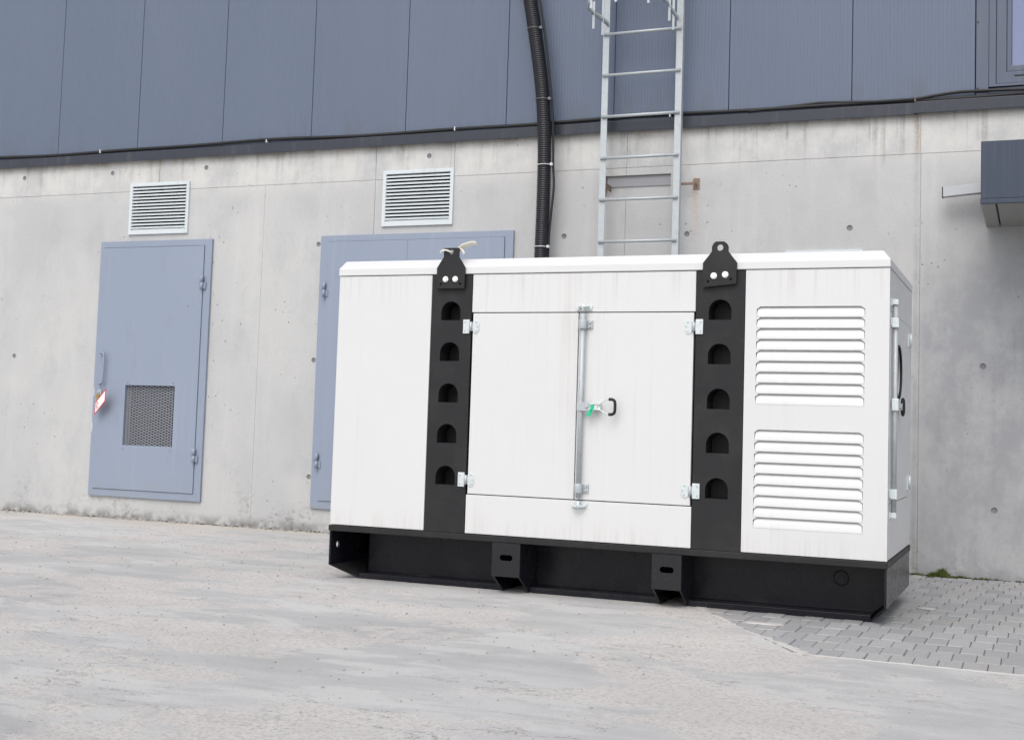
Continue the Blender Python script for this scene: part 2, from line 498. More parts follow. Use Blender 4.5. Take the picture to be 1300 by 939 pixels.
pave = M().plate([PA, PB, (12, PB[1]), (12, .02)], [], XY, -.05, -.0052).build('pavement', MT['sand'], kind='structure')

def clip_line(poly, a, b):
    """keep the part of poly to the left of a->b"""
    out = []
    sd_ = lambda p: (b[0] - a[0]) * (p[1] - a[1]) - (b[1] - a[1]) * (p[0] - a[0])
    for i in range(len(poly)):
        p, q = poly[i], poly[(i + 1) % len(poly)]; sp, sq = sd_(p), sd_(q)
        if sp >= 0: out.append(p)
        if (sp > 0 and sq < 0) or (sp < 0 and sq > 0):
            t = sp / (sp - sq); out.append((p[0] + (q[0] - p[0]) * t, p[1] + (q[1] - p[1]) * t))
    return out
def area(p): return abs(sum(p[i][0] * p[(i + 1) % len(p)][1] - p[(i + 1) % len(p)][0] * p[i][1] for i in range(len(p)))) / 2
PW, PL, GAP = .0885, .185, .0034
rng = random.Random(3)
stones = []
row = 0
yb = PB[1] + .006
while yb < -.03:
    ye = min(yb + PL, -.012)
    x = -3.0 + ((row * .27) % 1.0) * PW + rng.uniform(-.014, .014)
    while x < 12:
        p = rect(x + .0013, x + PW - .0013, yb + .003, ye - .003)
        p = clip_line(p, (PA[0] + .009, PA[1]), (PB[0] + .009, PB[1]))
        if len(p) > 2 and area(p) > .0012: stones.append((p, rng.uniform(-.0022, .0022), rng.uniform(-.012, .012)))
        x += PW
    yb += PL; row += 1
def seen(p):
    cx = sum(q[0] for q in p) / len(p); cy = sum(q[1] for q in p) / len(p)
    v = Vector((cx, cy + 8.4, -.844)); dz = v.dot(cf)
    u_ = v.dot(cr) / dz * 1.2538
    hid = (-3.45 < cx < -.70 and -2.2 < cy < -1.35)
    behind = (cx < -.089 * (cy + 8.4) - .02 and cy > -2.2)
    return (abs(u_) < .515 and not hid and not behind), dz
order = sorted(range(len(stones)), key=lambda i: (not seen(stones[i][0])[0], seen(stones[i][0])[1]))
rest = M()
def stone_mesh(mm, p, dz, tl):
    k = len(p); c = (sum(q[0] for q in p) / k, sum(q[1] for q in p) / k)
    ins = [(q[0] + (c[0] - q[0]) * .05, q[1] + (c[1] - q[1]) * .03) for q in p]
    ht = lambda q: dz + (q[1] - c[1]) * tl + (q[0] - c[0]) * tl
    vs = [(q[0], q[1], -.045) for q in p] + [(q[0], q[1], ht(q) - .0035) for q in p] + [(q[0], q[1], ht(q)) for q in ins]
    fs = [tuple(range(2 * k, 3 * k))]
    for l in (0, 1): fs += [(l * k + i, l * k + (i + 1) % k, (l + 1) * k + (i + 1) % k, (l + 1) * k + i) for i in range(k)]
    mm._add(vs, fs)
for n_, i in enumerate(order):
    if n_ < 300 and seen(stones[i][0])[0]:
        mm = M(); stone_mesh(mm, *stones[i]); mm.build('paving_stone', MT['paver'], pave)
    else: stone_mesh(rest, *stones[i])
rest.build('paving_stones_beyond', MT['paver'], pave, kind='stuff')

# ragged pale mortar smeared along the slab edge
def mortar_strip(a, b, wd, seedv, n=60):
    r_ = random.Random(seedv); a = Vector((*a, 0)); b = Vector((*b, 0)); d = (b - a).normalized(); nn = Vector((-d.y, d.x, 0))
    L = []; R = []
    w1 = wd * .5
    for i in range(n + 1):
        p = a + (b - a) * (i / n)
        w1 = max(.006, min(wd, w1 + r_.uniform(-.3, .3) * wd * .5)); w2 = r_.uniform(-.006, .003)
        L.append(p + nn * w2); R.append(p - nn * w1)
    vs = []
    for i in range(n + 1):
        h = r_.uniform(.002, .0045)
        vs += [(*L[i].xy, -.006), (L[i].x * .8 + R[i].x * .2, L[i].y * .8 + R[i].y * .2, h), (L[i].x * .3 + R[i].x * .7, L[i].y * .3 + R[i].y * .7, h * .8), (*R[i].xy, -.001)]
    fs = [(i * 4 + j, i * 4 + j + 1, i * 4 + 5 + j, i * 4 + 4 + j) for i in range(n) for j in range(3)]
    mm = M(); mm._add(vs, fs, True); return mm
mortar_strip((PB[0] + .02, PB[1] - .02), (-1.62, -2.14), .085, 5, 110).build('mortar_edge', MT['mortar'], pave)
mortar_strip((4.0, PB[1] + .0), (PB[0] - .02, PB[1] + .0), .07, 9, 300).build('mortar_edge', MT['mortar'], pave)
# two splashes of mortar left on the paving
sp_ = M()
for (cx, cy, rx, ry, sdv) in ((-1.135, -2.62, .105, .035, 1), (-.52, -1.62, .05, .05, 2)):
    r_ = random.Random(sdv); k = 18
    rr = [r_.uniform(.65, 1.1) for _ in range(k)]
    o = [(cx + rx * rr[i] * cos(2 * pi * i / k), cy + ry * rr[i] * sin(2 * pi * i / k)) for i in range(k)]
    vs = [(*p, .0005) for p in o] + [(cx + (p[0] - cx) * .7, cy + (p[1] - cy) * .7, .0045) for p in o]
    sp_._add(vs, [(i, (i + 1) % k, k + (i + 1) % k, k + i) for i in range(k)] + [tuple(range(k, 2 * k))], True)
sp_.build('mortar_splash', MT['mortar'], pave)

# loose grit on the slab and along the foot of the wall
def crumbs(name, mat, pts, s0, s1, sdv):
    r_ = random.Random(sdv); mm = M()
    for (x, y, z) in pts:
        s = s0 + (s1 - s0) * r_.random() ** 3
        a = r_.uniform(0, pi)
        vs = []
        for (ux, uy, uz) in ((1, 0, 0), (-1, 0, 0), (0, 1, 0), (0, -1, 0), (0, 0, 1), (0, 0, -.4)):
            k = s * r_.uniform(.6, 1.2)
            vs.append((x + k * (ux * cos(a) - uy * sin(a)), y + k * (ux * sin(a) + uy * cos(a)), z + k * uz * .7 + s * .2))
        mm._add(vs, [(0, 2, 4), (2, 1, 4), (1, 3, 4), (3, 0, 4), (2, 0, 5), (1, 2, 5), (3, 1, 5), (0, 3, 5)])
    return mm.build(name, mat, kind='stuff', recalc=False)
rg = random.Random(21)
crumbs('grit', MT['crumb'], [(rg.uniform(-6.5, -1.2), rg.uniform(-5.2, -.3), 0) for _ in range(2600)], .0015, .009, 4)
crumbs('wall_foot_debris', MT['crumb'], [(rg.uniform(-9, -3.4), -abs(rg.gauss(0, .045)) - .005, 0) for _ in range(1100)], .003, .017, 5)
crumbs('wall_foot_soil', MT['soil_and_shade'], [(rg.uniform(-1.1, 2.0), -abs(rg.gauss(0, .012)) - .004, -.002) for _ in range(900)] + [(rg.uniform(-9, -3.2), -abs(rg.gauss(0, .012)) - .002, 0) for _ in range(900)], .004, .014, 6)

# ================================================================== BUILDING
bld = thing('industrial_building', 'large building with pale cast concrete base and dark ribbed metal cladding above', 'building', (-3.0, 0.3, 0))
HJ, WT = 2.641, 2.90
ties = [(-7.063, 2.803), (-6.139, 2.806), (-4.168, 2.801), (-3.092, 2.176), (-2.209, 2.168), (-.323, 1.296), (-.254, .419), (-5.078, 2.167),
        (-5.078, 1.285), (-5.078, .408), (-1.135, 2.178), (-1.135, 1.296), (-1.135, .419), (-7.99, 2.803), (-7.99, 1.29), (-3.092, 1.29),
        (.6, 1.296), (.6, .419), (1.5, 1.296), (1.5, .419), (-9.4, 2.17), (-9.4, .41)]
NICHE = (-2.797, -2.33, 2.445, 2.588)
VENTS = [(-6.863, -6.282, 2.285, 2.705), (-4.538, -3.957, 2.285, 2.702), (-1.545, -1.05, 1.62, 2.036)]
MESHW = (-6.797, -6.316, .585, 1.065)
cut = [rect(*NICHE)] + [rect(v[0] + .02, v[1] - .02, v[2] + .02, v[3] - .02) for v in VENTS] + [rect(*MESHW)]
def inside(q, R, pad=.002): return all(R[0] + pad < p[0] < R[1] - pad and R[2] + pad < p[1] < R[3] - pad for p in q)
def cut_clip(q, R):
    x0, x1 = max(min(p[0] for p in q), R[0]), min(max(p[0] for p in q), R[1])
    z0, z1 = max(min(p[1] for p in q), R[2]), min(max(p[1] for p in q), R[3])
    return (x0, x1, z0, z1) if x1 - x0 > .005 and z1 - z0 > .005 else None
def concrete_panel(x0, x1, z0, z1, g0=.0022, g1=.0022):
    R = (x0 + g0, x1 - g1, z0, z1)
    holes = []; nb = []; nr = []; ntp = []; nl = []
    for q in cut:                       # openings inside the panel are holes, those crossing a joint notch its edge
        if inside(q, R): holes.append(q); continue
        k = cut_clip(q, R)
        if not k: continue
        a, b, c_, d_ = k
        if abs(c_ - R[2]) < .003: nb.append(k)
        elif abs(d_ - R[3]) < .003: ntp.append(k)
        elif abs(a - R[0]) < .003: nl.append(k)
        else: nr.append(k)
    outer = [(R[0], R[2])]
    for a, b, c_, d_ in sorted(nb): outer += [(a, R[2]), (a, d_), (b, d_), (b, R[2])]
    outer.append((R[1], R[2]))
    for a, b, c_, d_ in nr: outer += [(R[1], c_), (a, c_), (a, d_), (R[1], d_)]
    outer.append((R[1], R[3]))
    for a, b, c_, d_ in sorted(ntp, reverse=True): outer += [(b, R[3]), (b, c_), (a, c_), (a, R[3])]
    outer.append((R[0], R[3]))
    for a, b, c_, d_ in nl: outer += [(R[0], d_), (b, d_), (b, c_), (R[0], c_)]
    for t in ties:
        c = circle(t[0], t[1], .0195, 12)
        if inside(c, R): holes.append(c)
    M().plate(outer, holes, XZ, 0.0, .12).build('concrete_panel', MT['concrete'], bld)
lowx = [-15, -11.5, -8.6, -5.577, -4.608, -2.645, -.700, 1.25, 3.2, 5.2, 8]
upx = [-15, -11.5, -8.6, -6.59, -4.608, -3.96, -2.645, -.702, 1.25, 3.2, 5.2, 8]
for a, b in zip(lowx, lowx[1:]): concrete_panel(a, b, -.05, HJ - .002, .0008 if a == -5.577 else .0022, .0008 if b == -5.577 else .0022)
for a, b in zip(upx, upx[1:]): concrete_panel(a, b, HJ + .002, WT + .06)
core = M()
core.box(-15, 8, .125, .45, -.05, 6.4)
core.build('wall_core', MT['dark'], bld)
# joint filler behind the panel joints
jf = M()
for x in lowx[1:-1]:
    if x != -2.645: jf.box(x - .002, x + .002, .0045, .1245, 0, HJ - .003)
jf.box(-2.647, -2.643, .0045, .1245, 0, 2.444); jf.box(-2.647, -2.643, .0045, .1245, 2.589, HJ - .003)
for x in upx[1:-1]: jf.box(x - .002, x + .002, .0045, .1245, HJ + .003, WT + .05)
px_ = -15
for v in VENTS[:2] + [None]:
    jf.box(px_, v[0] + .02 if v else 8, .0035, .1245, HJ - .0018, HJ + .0018)
    if v: px_ = v[1] - .02
jf.build('joint_filler', MT['concrete'], bld)
for t in ties:
    m = M(); k = 12
    ring = [(t[0] + .0195 * cos(2 * pi * i / k), .002, t[1] + .0195 * sin(2 * pi * i / k)) for i in range(k)]
    ring2 = [(t[0] + .013 * cos(2 * pi * i / k), .0065, t[1] + .013 * sin(2 * pi * i / k)) for i in range(k)]
    m._add(ring + ring2, [(i, (i + 1) % k, k + (i + 1) % k, k + i) for i in range(k)] + [tuple(range(k, 2 * k))])
    m.build('tie_hole_plug', MT['plug'], bld, recalc=False)
# the recess behind the ladder with its cast-in plate
M().box(NICHE[0] - .01, NICHE[1] + .01, .026, .06, NICHE[2] - .01, NICHE[3] + .01).build('wall_recess', MT['concrete'], bld)
M().box(NICHE[0] + .008, NICHE[1] - .004, .018, .0255, 2.512, 2.582).build('cast_in_plate', MT['platemat'], bld, .001)

# --- metal cladding panels, each with its fine ribs
CZ0, CZ1 = 2.965, 6.4
def cladding_panel(x0, x1, z0=CZ0, z1=CZ1):
    yf, dep, pitch = -.012, .0010, .0232
    g = .0022
    xs = [(x0 + g, yf + .02), (x0 + g, yf + .002), (x0 + g + .002, yf)]
    n = int((x1 - x0 - 2 * g - .016) / pitch); s0 = x0 + g + ((x1 - x0 - 2 * g) - n * pitch) / 2
    for i in range(n):
        a = s0 + i * pitch
        xs += [(a + .003, yf), (a + .0055, yf + dep), (a + .0105, yf + dep), (a + .013, yf)]
    xs += [(x1 - g - .002, yf), (x1 - g, yf + .002), (x1 - g, yf + .02)]
    vs = [(x, y, z0) for x, y in xs] + [(x, y, z1) for x, y in xs]
    k = len(xs)
    m = M(); m._add(vs, [(i, i + 1, k + i + 1, k + i) for i in range(k - 1)])
    m.build('cladding_panel', MT['cladding'], bld, recalc=False)
seams = [-15.0] + [-7.638 - .812 * i for i in range(8, 0, -1)] + [-7.638, -6.818, -5.992, -5.179, -4.369, -3.558, -2.747, -1.939, -1.132, -.378]
for a, b in zip(seams, seams[1:]): cladding_panel(a, b)
for a in range(8): cladding_panel(1.02 + .812 * a, 1.02 + .812 * (a + 1))
cladding_panel(-.258, 1.02, 4.52)
M().box(-15, 8, .010, .1245, 2.96, 6.4).build('cladding_backing', MT['dark'], bld)
# --- drip flashing, in lapped lengths
for i, (a, b, dz, dy) in enumerate(((-15, -8.9, 0, 0), (-8.905, -5.2, 0, -.001), (-5.2, -2.13, .001, -.002), (-2.135, -.722, .0, -.0005), (-.74, 2.6, .005, -.005), (2.59, 8, .002, -.002))):
    prof = [(-.002, 2.972), (-.034, 2.962), (-.036, 2.958), (-.036, 2.895), (-.043, 2.887), (-.041, 2.8855), (-.030, 2.893), (-.0300, 2.953), (-.001, 2.960)]
    k = len(prof)
    vs = [(a, y + dy, z + dz) for y, z in prof] + [(b, y + dy, z + dz) for y, z in prof]
    m = M(); m._add(vs, [(j, (j + 1) % k, k + (j + 1) % k, k + j) for j in range(k)] + [tuple(range(k)), tuple(range(k, 2 * k))])
    m.build('drip_flashing', MT['flash'], bld)
# --- corner trim beside the window
tr = M().box(-.374, -.300, -.026, .0, 2.978, 6.4).build('corner_trim', MT['trim'], bld, .002)
for z in (3.029, 3.451, 3.87, 4.29):
    M().cyl((-.364, -.026, z), (-.364, -.030, z), .0055, 10).build('screw', MT['rubber'], tr)
# --- window
M().box(-.298, 1.0, -.010, .0095, 2.975, 3.030).build('window_sill', MT['trim'], bld, .002)
wn = M()
wn.plate(rect(-.298, 1.018, 3.036, 4.5), [rect(-.258, .98, 3.052, 4.46)], XZ, -.022, .0095)
win = wn.build('window', MT['trim'], bld, label='dark framed window at the end of the metal cladding')
M().plate(rect(-.256, .978, 3.054, 4.458), [rect(-.196, .918, 3.126, 4.40)], XZ, -.014, .009).build('window_frame', MT['trim'], win, .003)
M().plate(rect(-.194, .916, 3.128, 4.398), [rect(-.166, .89, 3.166, 4.37)], XZ, -.009, .009).build('sash', MT['trim'], win, .003)
M().box(-.164, .888, .002, .008, 3.168, 4.368).build('pane', MT['glass'], win)
M().box(-.15, -.02, -.0165, -.0135, 3.094, 3.104).build('drain_slot', MT['rubber'], win, .001)

# --- louvred vents
def vent(v, label, bottom=.04):
    x0, x1, z0, z1 = v
    fr = .027
    root = M().plate(rect(x0, x1, z0, z1), [rect(x0 + fr, x1 - fr, z0 + fr + .004, z1 - fr)], XZ, -.016, .004).build('ventilation_grille', MT['vent'], bld, .0015, label=label)
    M().box(x0 + fr - .004, x1 - fr + .004, -.004, .004, z0 + fr, z0 + bottom + .006).build('blank_strip', MT['vent'], root)
    M().box(x0 + .022, x1 - .022, .07, .08, z0 + .022, z1 - .022).build('backing', MT['dark'], root)
    n = 13; zt = z1 - fr; zb = z0 + bottom + .008; p = (zt - zb) / n
    for i in range(n):
        zc = zt - p * (i + 1)
        M().hexa([(x0 + fr - .003, -.012, zc), (x1 - fr + .003, -.012, zc), (x1 - fr + .003, .018, zc + p * .72), (x0 + fr - .003, .018, zc + p * .72)],
                 [(x0 + fr - .003, -.012, zc + .0125), (x1 - fr + .003, -.012, zc + .0125), (x1 - fr + .003, .019, zc + p * .72 + .002), (x0 + fr - .003, .019, zc + p * .72 + .002)]).build('slat', MT['vent'], root)
vent(VENTS[0], 'pale louvred vent above the narrow door')
vent(VENTS[1], 'pale louvred vent above the wide half hidden door')
vent(VENTS[2], 'pale louvred vent almost hidden behind the generator roof')

# --- doors
def frame(x0, x1, z0, z1, wl, wr, wt, wb, label):
    o = M().plate(rect(x0, x1, z0, z1), [rect(x0 + wl, x1 - wr, z0 + wb, z1 - wt)], XZ, -.022, -.001)
    return o.build('door', MT['door'], bld, .0015, label=label)
def hinge(x, z, par, mat='door'):
    h = M()
    h.box(x - .030, x, -.042, -.0265, z + .002, z + .052); h.box(x, x + .030, -.036, -.0225, z - .052, z - .002)
    o = h.build('hinge', MT[mat], par, .002)
    b = M(); b.cyl((x, -.044, z - .055), (x, -.044, z - .001), .0125, 12); b.cyl((x, -.044, z + .001), (x, -.044, z + .055), .0125, 12)
    b.cyl((x, -.044, z - .002), (x, -.044, z + .002), .008, 10)
    return b.build('hinge_barrel', MT[mat], par)
def leaf(x0, x1, z0, z1, par, hole=None, name='door_leaf'):
    m = M()
    m.plate(rect(x0, x1, z0, z1), [rect(*hole)] if hole else [], XZ, -.029, -.003)
    return m.build(name, MT['door'], par, .002)
d1 = frame(-7.120, -6.033, .172, 2.231, .041, .064, .050, .056, 'narrow blue grey steel door with a mesh opening')
leaf(-7.076, -6.100, .231, 2.178, d1, MESHW)
hinge(-6.098, 1.885, d1); hinge(-6.096, .527, d1)
hb = M()
hb.tube(smooth_path([(-7.045, -.028, 1.322), (-7.045, -.052, 1.322), (-7.02, -.060, 1.322), (-7.003, -.062, 1.312)], 4) + smooth_path([(-6.998, -.062, 1.30), (-6.998, -.062, 1.10)], 2) + smooth_path([(-7.003, -.062, 1.084), (-7.02, -.060, 1.074), (-7.045, -.052, 1.074), (-7.045, -.028, 1.074)], 4), .0085, 8)
hb.build('door_handle', MT['door'], d1)
# expanded metal in the opening: short crossing strands
em = M(); px, pz = .054, .0105
x0, x1, z0, z1 = MESHW
nz_ = int((z1 - z0) / pz) + 1; nx_ = int((x1 - x0) / px) + 1
for r in range(nz_ + 1):
    for c in range(nx_ + 1):
        ox = (r % 2) * px / 2
        zc = z0 + r * pz; xc = x0 + c * px + ox
        for sx in (-1, 1):
            xa, xb = xc, xc + sx * px / 2; za, zb = zc, zc + pz
            if min(xa, xb) < x0 - .001 or max(xa, xb) > x1 + .001 or zb > z1 + .004: continue
            t = .0019
            em._add([(xa, -.006, za - t), (xb, -.006, zb - t), (xb, -.006, zb + t), (xa, -.006, za + t), (xa, .001, za - t), (xb, .001, zb - t), (xb, .001, zb + t), (xa, .001, za + t)],
                    [(0, 1, 2, 3), (4, 7, 6, 5), (3, 2, 6, 7), (0, 4, 5, 1)])
em.build('expanded_mesh', MT['mesh'], d1, kind='stuff', recalc=False)
M().box(x0 - .005, x1 + .005, .055, .06, z0 - .005, z1 + .005).build('filter_mat', MT['filt'], d1)
for (x, z) in ((-6.775, 1.085), (-6.33, 1.087), (-6.79, .555), (-6.33, .553), (-6.23, 1.70)):
    M().cyl((x, -.029, z), (x, -.032, z), .0055, 8).build('screw', MT['plug'], d1)
hsp = M().box(-7.060, -7.025, -.040, -.0295, .965, 1.025); hsp.torus((-7.045, -.05, .995), (0, 1, 0), (0, 0, 1), .014, .014, .004, 14, 6)
hsp.build('hasp', MT['zinc'], d1)
d2 = frame(-5.044, -3.467, .177, 2.227, .066, .064, .046, .058, 'wide blue grey steel door mostly hidden behind the generator')
leaf(-4.976, -4.3062, .237, 2.179, d2); leaf(-4.3050, -3.533, .237, 2.179, d2)
hinge(-4.990, 1.815, d2); hinge(-4.992, .532, d2)
pl_ = tag(M().box(-7.056, -7.026, -.066, -.050, .942, .978).torus((-7.041, -.058, .978), (1, 0, 0), (0, 0, 1), .009, .018, .0028, 14, 6).build('padlock', MT['brass'], None, .002), 'small brass padlock on the hasp of the narrow grey door', 'padlock')
# the tag: a red edged card hung from the padlock, turned out from the door
tg = thing('warning_tag', 'red bordered white tag hanging from the padlock on the narrow door', 'tag', (-7.04, -.07, .95))
o0 = Vector((-7.050, -.072, .923))
ta = Vector((.130, -.035, .111)); tb = Vector((.007, -.012, -.105))
nn = ta.cross(tb).normalized()
if nn.y > 0: nn = -nn
def card(a0, a1, b0, b1, off, th):
    q = [o0 + ta * a + tb * b + nn * off for a, b in ((a0, b0), (a1, b0), (a1, b1), (a0, b1))]
    return M().hexa(q, [p + nn * th for p in q])
card(0, 1, 0, 1, 0, .002).build('tag_card', MT['red'], tg)
card(.06, .94, .13, .90, .0021, .0006).build('tag_face', MT['paper'], tg)
prt = M()
for i in range(6):
    q = [o0 + ta * a + tb * b + nn * .0029 for a, b in ((.12 + .02 * (i % 2), .20 + .1 * i), (.24 + .05 * (i % 3), .20 + .1 * i), (.24 + .05 * (i % 3), .25 + .1 * i), (.12 + .02 * (i % 2), .25 + .1 * i))]
    prt.hexa(q, [p + nn * .0003 for p in q])
prt.build('tag_print', MT['red'], tg)
M().tube(smooth_path([(-7.04, -.06, .95), (-7.05, -.070, .945), (-7.045, -.078, .935), tuple(o0 + ta * .25 + tb * .1 + nn * .004)], 5), .0022, 6).build('tag_wire', MT['zinc'], tg)

# ================================================================== CANOPY at the right edge
cn = thing('entrance_canopy', 'dark grey box canopy on the concrete wall at the right edge', 'canopy', (.9, 0, 2.15))
M().box(-.308, 5.2, -.855, -.002, 2.185, 2.512).build('canopy_body', MT['canopy'], cn, .004)  # unseen far length added to block sky light from the wall below
M().box(-.310, 5.2, -.859, -.835, 2.158, 2.184).build('bottom_lip', MT['canopy'], cn, .002)
M().box(-.308, -.232, -.833, -.004, 2.158, 2.1825).build('soffit_panel', MT['soffit'], cn, .003)
M().box(-.222, 5.19, -.833, -.004, 2.160, 2.1825).build('soffit_panel', MT['soffit'], cn, .003)
# rectangular drain spout from its side, open at the end
def spout():
    p0, p1 = Vector((-.310, -.12, 2.382)), Vector((-.556, -.12, 2.362))
    m = M(); w_, h_, t = .030, .029, .003
    def ring(p, ww, hh): return [p + Vector((0, sy * ww, sz * hh)) for sy, sz in ((-1, -1), (1, -1), (1, 1), (-1, 1))]
    vs = ring(p0, w_, h_) + ring(p1, w_, h_) + ring(p1, w_ - t, h_ - t) + ring(p0, w_ - t, h_ - t)
    m._add(vs, [(l * 4 + i, l * 4 + (i + 1) % 4, l * 4 + 4 + (i + 1) % 4, l * 4 + 4 + i) for l in range(3) for i in range(4)])
    o = m.build('drain_spout', MT['spout'], cn, .0015)
    M().box(-.562, -.556, -.151, -.089, 2.331, 2.339).box(-.562, -.556, -.151, -.146, 2.339, 2.394).build('spout_rim', MT['rubber'], o)
spout()

# ================================================================== LADDER
ld = thing('roof_ladder', 'galvanised steel wall ladder with round rungs rising past the cladding', 'ladder', (-2.51, -.14, .4))
for s, xc in ((-1, -2.770), (1, -2.250)):
    r = M(); r.box(xc - .0225, xc + .0225, -.150, -.144, .42, 5.3)
    xe = xc + s * .0225
    r.box(min(xe, xe - s * .006), max(xe, xe - s * .006), -.144, -.105, .42, 5.3)
    r.build('rail', MT['zinc'], ld, .001)
for i in range(-6, 7):
    z = 2.681 + .2875 * i
    M().cyl((-2.785, -.158, z), (-2.238, -.158, z), .0105, 12).build('rung', MT['zinc'], ld)
for z in (2.50, 4.9):
    b = M()
    b.box(-2.765, -2.757, -.143, .015, z - .02, z + .02)
    b.box(-2.262, -2.256, -.143, -.06, z - .02, z + .02)
    b.box(-2.262, -2.145, -.062, -.056, z - .009, z + .009)
    b.box(-2.151, -2.145, -.056, .0, z - .009, z + .009)
    b.build('wall_bracket', MT['steelold'], ld, .001)
M().box(-2.172, -2.128, -.004, -.0005, 2.468, 2.545).build('anchor_plate', MT['steelold'], ld)
HZ = 3.616
hp = [(-2.757, -.150, HZ), (-2.76, -.30, HZ), (-2.775, -.46, HZ)]
for i in range(1, 12):
    a = pi * i / 12
    hp.append((-2.51 - .268 * cos(a), -.48 - .27 * sin(a), HZ))
hp += [(-2.245, -.46, HZ), (-2.26, -.30, HZ), (-2.263, -.150, HZ)]
for dz in (0, .9):
    M().tube([(x, y, z + dz) for x, y, z in smooth_path(hp, 3)], .020, 4, flat=(1, .16)).build('cage_hoop', MT['zinc'], ld)
def strap(x, y, zb):
    M().box(x - .008, x + .008, y - .002, y + .002, zb, 5.3).build('cage_strap', MT['zinc'], ld)
for (x, y) in ((-2.772, -.42), (-2.757, -.27), (-2.243, -.44), (-2.268, -.25)): strap(x, y, HZ - .11)
for a in (45, 90, 135):
    strap(-2.51 - .272 * cos(radians(a)), -.48 - .274 * sin(radians(a)), HZ - .06)

# ================================================================== CORRUGATED PIPE and thin cable
pp = [(-3.62, -.12, 5.2), (-3.50, -.12, 4.6), (-3.425, -.12, 4.2), (-3.356, -.12, 3.86), (-3.29, -.125, 3.51), (-3.236, -.13, 3.168), (-3.211, -.13, 2.83), (-3.209, -.12, 2.50), (-3.213, -.12, 2.02), (-3.22, -.13, 1.3), (-3.22, -.16, .85), (-3.20, -.34, .55), (-3.18, -.8, .46), (-3.17, -1.33, .45)]
sp = smooth_path(pp, 40)
L = [0]
for a, b in zip(sp, sp[1:]): L.append(L[-1] + (b - a).length)
rib, pts, rad = .0155, [], []
n = int(L[-1] / (rib / 4)); j = 0
for i in range(n):
    s_ = i * rib / 4
    while j < len(L) - 2 and L[j + 1] < s_: j += 1
    t = (s_ - L[j]) / max(1e-6, L[j + 1] - L[j]); pts.append(sp[j].lerp(sp[j + 1], t))
    rad.append(.0505 if i % 4 in (0, 1) else .0455)
cp = thing('corrugated_pipe', 'thick black corrugated plastic pipe running down the wall behind the generator', 'pipe', (-3.21, -.12, .45))
M().tube(pts, .05, 14, rad).build('pipe_hose', MT['pipe'], cp)
def tie_ring(z, mat, x, y, wd=.006):
    m = M(); m.torus((x, y, z), (1, 0, 0), (0, 1, 0), .0535, .0535, wd * .55, 20, 6)
    m.box(x + .050, x + .066, y - .035, y - .015, z - .009, z + .009)
    m.build('cable_tie', mat, cp)
tie_ring(2.660, MT['tie'], -3.2035, -.125); tie_ring(2.085, MT['tie'], -3.2125, -.12)
tie_ring(3.640, MT['plug'], -3.314, -.123, .004); tie_ring(3.125, MT['plug'], -3.231, -.13, .004)
tc = M().tube(smooth_path([(-3.56, -.10, 5.2), (-3.36, -.10, 4.2), (-3.285, -.11, 3.85), (-3.225, -.115, 3.52), (-3.168, -.125, 3.12), (-3.150, -.12, 2.86), (-3.142, -.125, 2.66), (-3.135, -.12, 2.50), (-3.150, -.12, 2.30), (-3.163, -.115, 2.05), (-3.16, -.11, 1.2), (-3.15, -.12, .9)], 8), .0085, 8)
tag(tc.build('thin_cable', MT['rubber']), 'thin black cable strapped beside the thick corrugated pipe', 'cable')

# ================================================================== CABLES on the flashing
def zc_(x, k, ph): return 2.982 + .006 * sin(x * 1.9 + ph) + .004 * sin(x * 4.3 + 2 * ph) + k
ca = thing('electrical_cable', 'long black cable lying along the flashing below the cladding', 'cable', (-3, -.03, 2.97))
M().tube([(x * .1, -.030 - .004 * sin(x * .3), zc_(x * .1, .002, 0)) for x in range(-150, 81)], .0125, 8).build('cable_sheath', MT['rubber'], ca)
for x in (-8.8, -7.17, -5.56, -3.95, -2.335, -.735):
    M().box(x - .005, x + .005, -.045, -.014, 2.968, 2.996).build('cable_clip', MT['tie'] if x != -.735 else MT['steelold'], ca, .002)
cb = M().tube(smooth_path([(-1.8, -.036, 2.974), (-1.45, -.034, 2.993), (-1.3, -.034, 2.999), (-1.0, -.036, 2.985), (-.735, -.036, 2.986), (-.62, -.036, 2.999), (-.47, -.036, 3.012), (-.30, -.036, 3.010), (-.1, -.038, 3.004), (.2, -.036, 2.997), (.6, -.036, 2.994), (1.4, -.036, 2.999), (2.5, -.036, 2.996)], 8), .010, 8)
tag(cb.build('slack_cable', MT['rubber']), 'short slack black cable bowed up off the flashing under the window', 'cable')

# ================================================================== GENERATOR SET
GX0, GX1, GY0, GY1 = -3.485, -.629, -2.400, -1.320
gen = thing('generator_set', 'white enclosed generator housing with black lifting columns and black skid base', 'generator', ((GX0 + GX1) / 2, (GY0 + GY1) / 2, 0))
WZ0, WZ1 = .290, 1.610
CL1, CL2 = (-2.930, -2.703), (-1.524, -1.289)
W = MT['white']
def panel(name, x0, x1, z0, z1, y=GY0, th=.022, label=None):
    return M().box(x0, x1, y, y + th, z0, z1).build(name, W, gen, .0022, label=label)
panel('side_panel', GX0, CL1[0] - .003, WZ0, WZ1)
panel('upper_panel', CL1[1] + .004, CL2[0] - .003, 1.4145, WZ1)
panel('lower_panel', CL1[1] + .004, CL2[0] - .003, WZ0, .4855)
dl = panel('access_door', -2.691, -2.1185, .490, 1.4095, GY0 - .002)
dr = panel('access_door', -2.1135, -1.5335, .490, 1.4095, GY0 - .002)
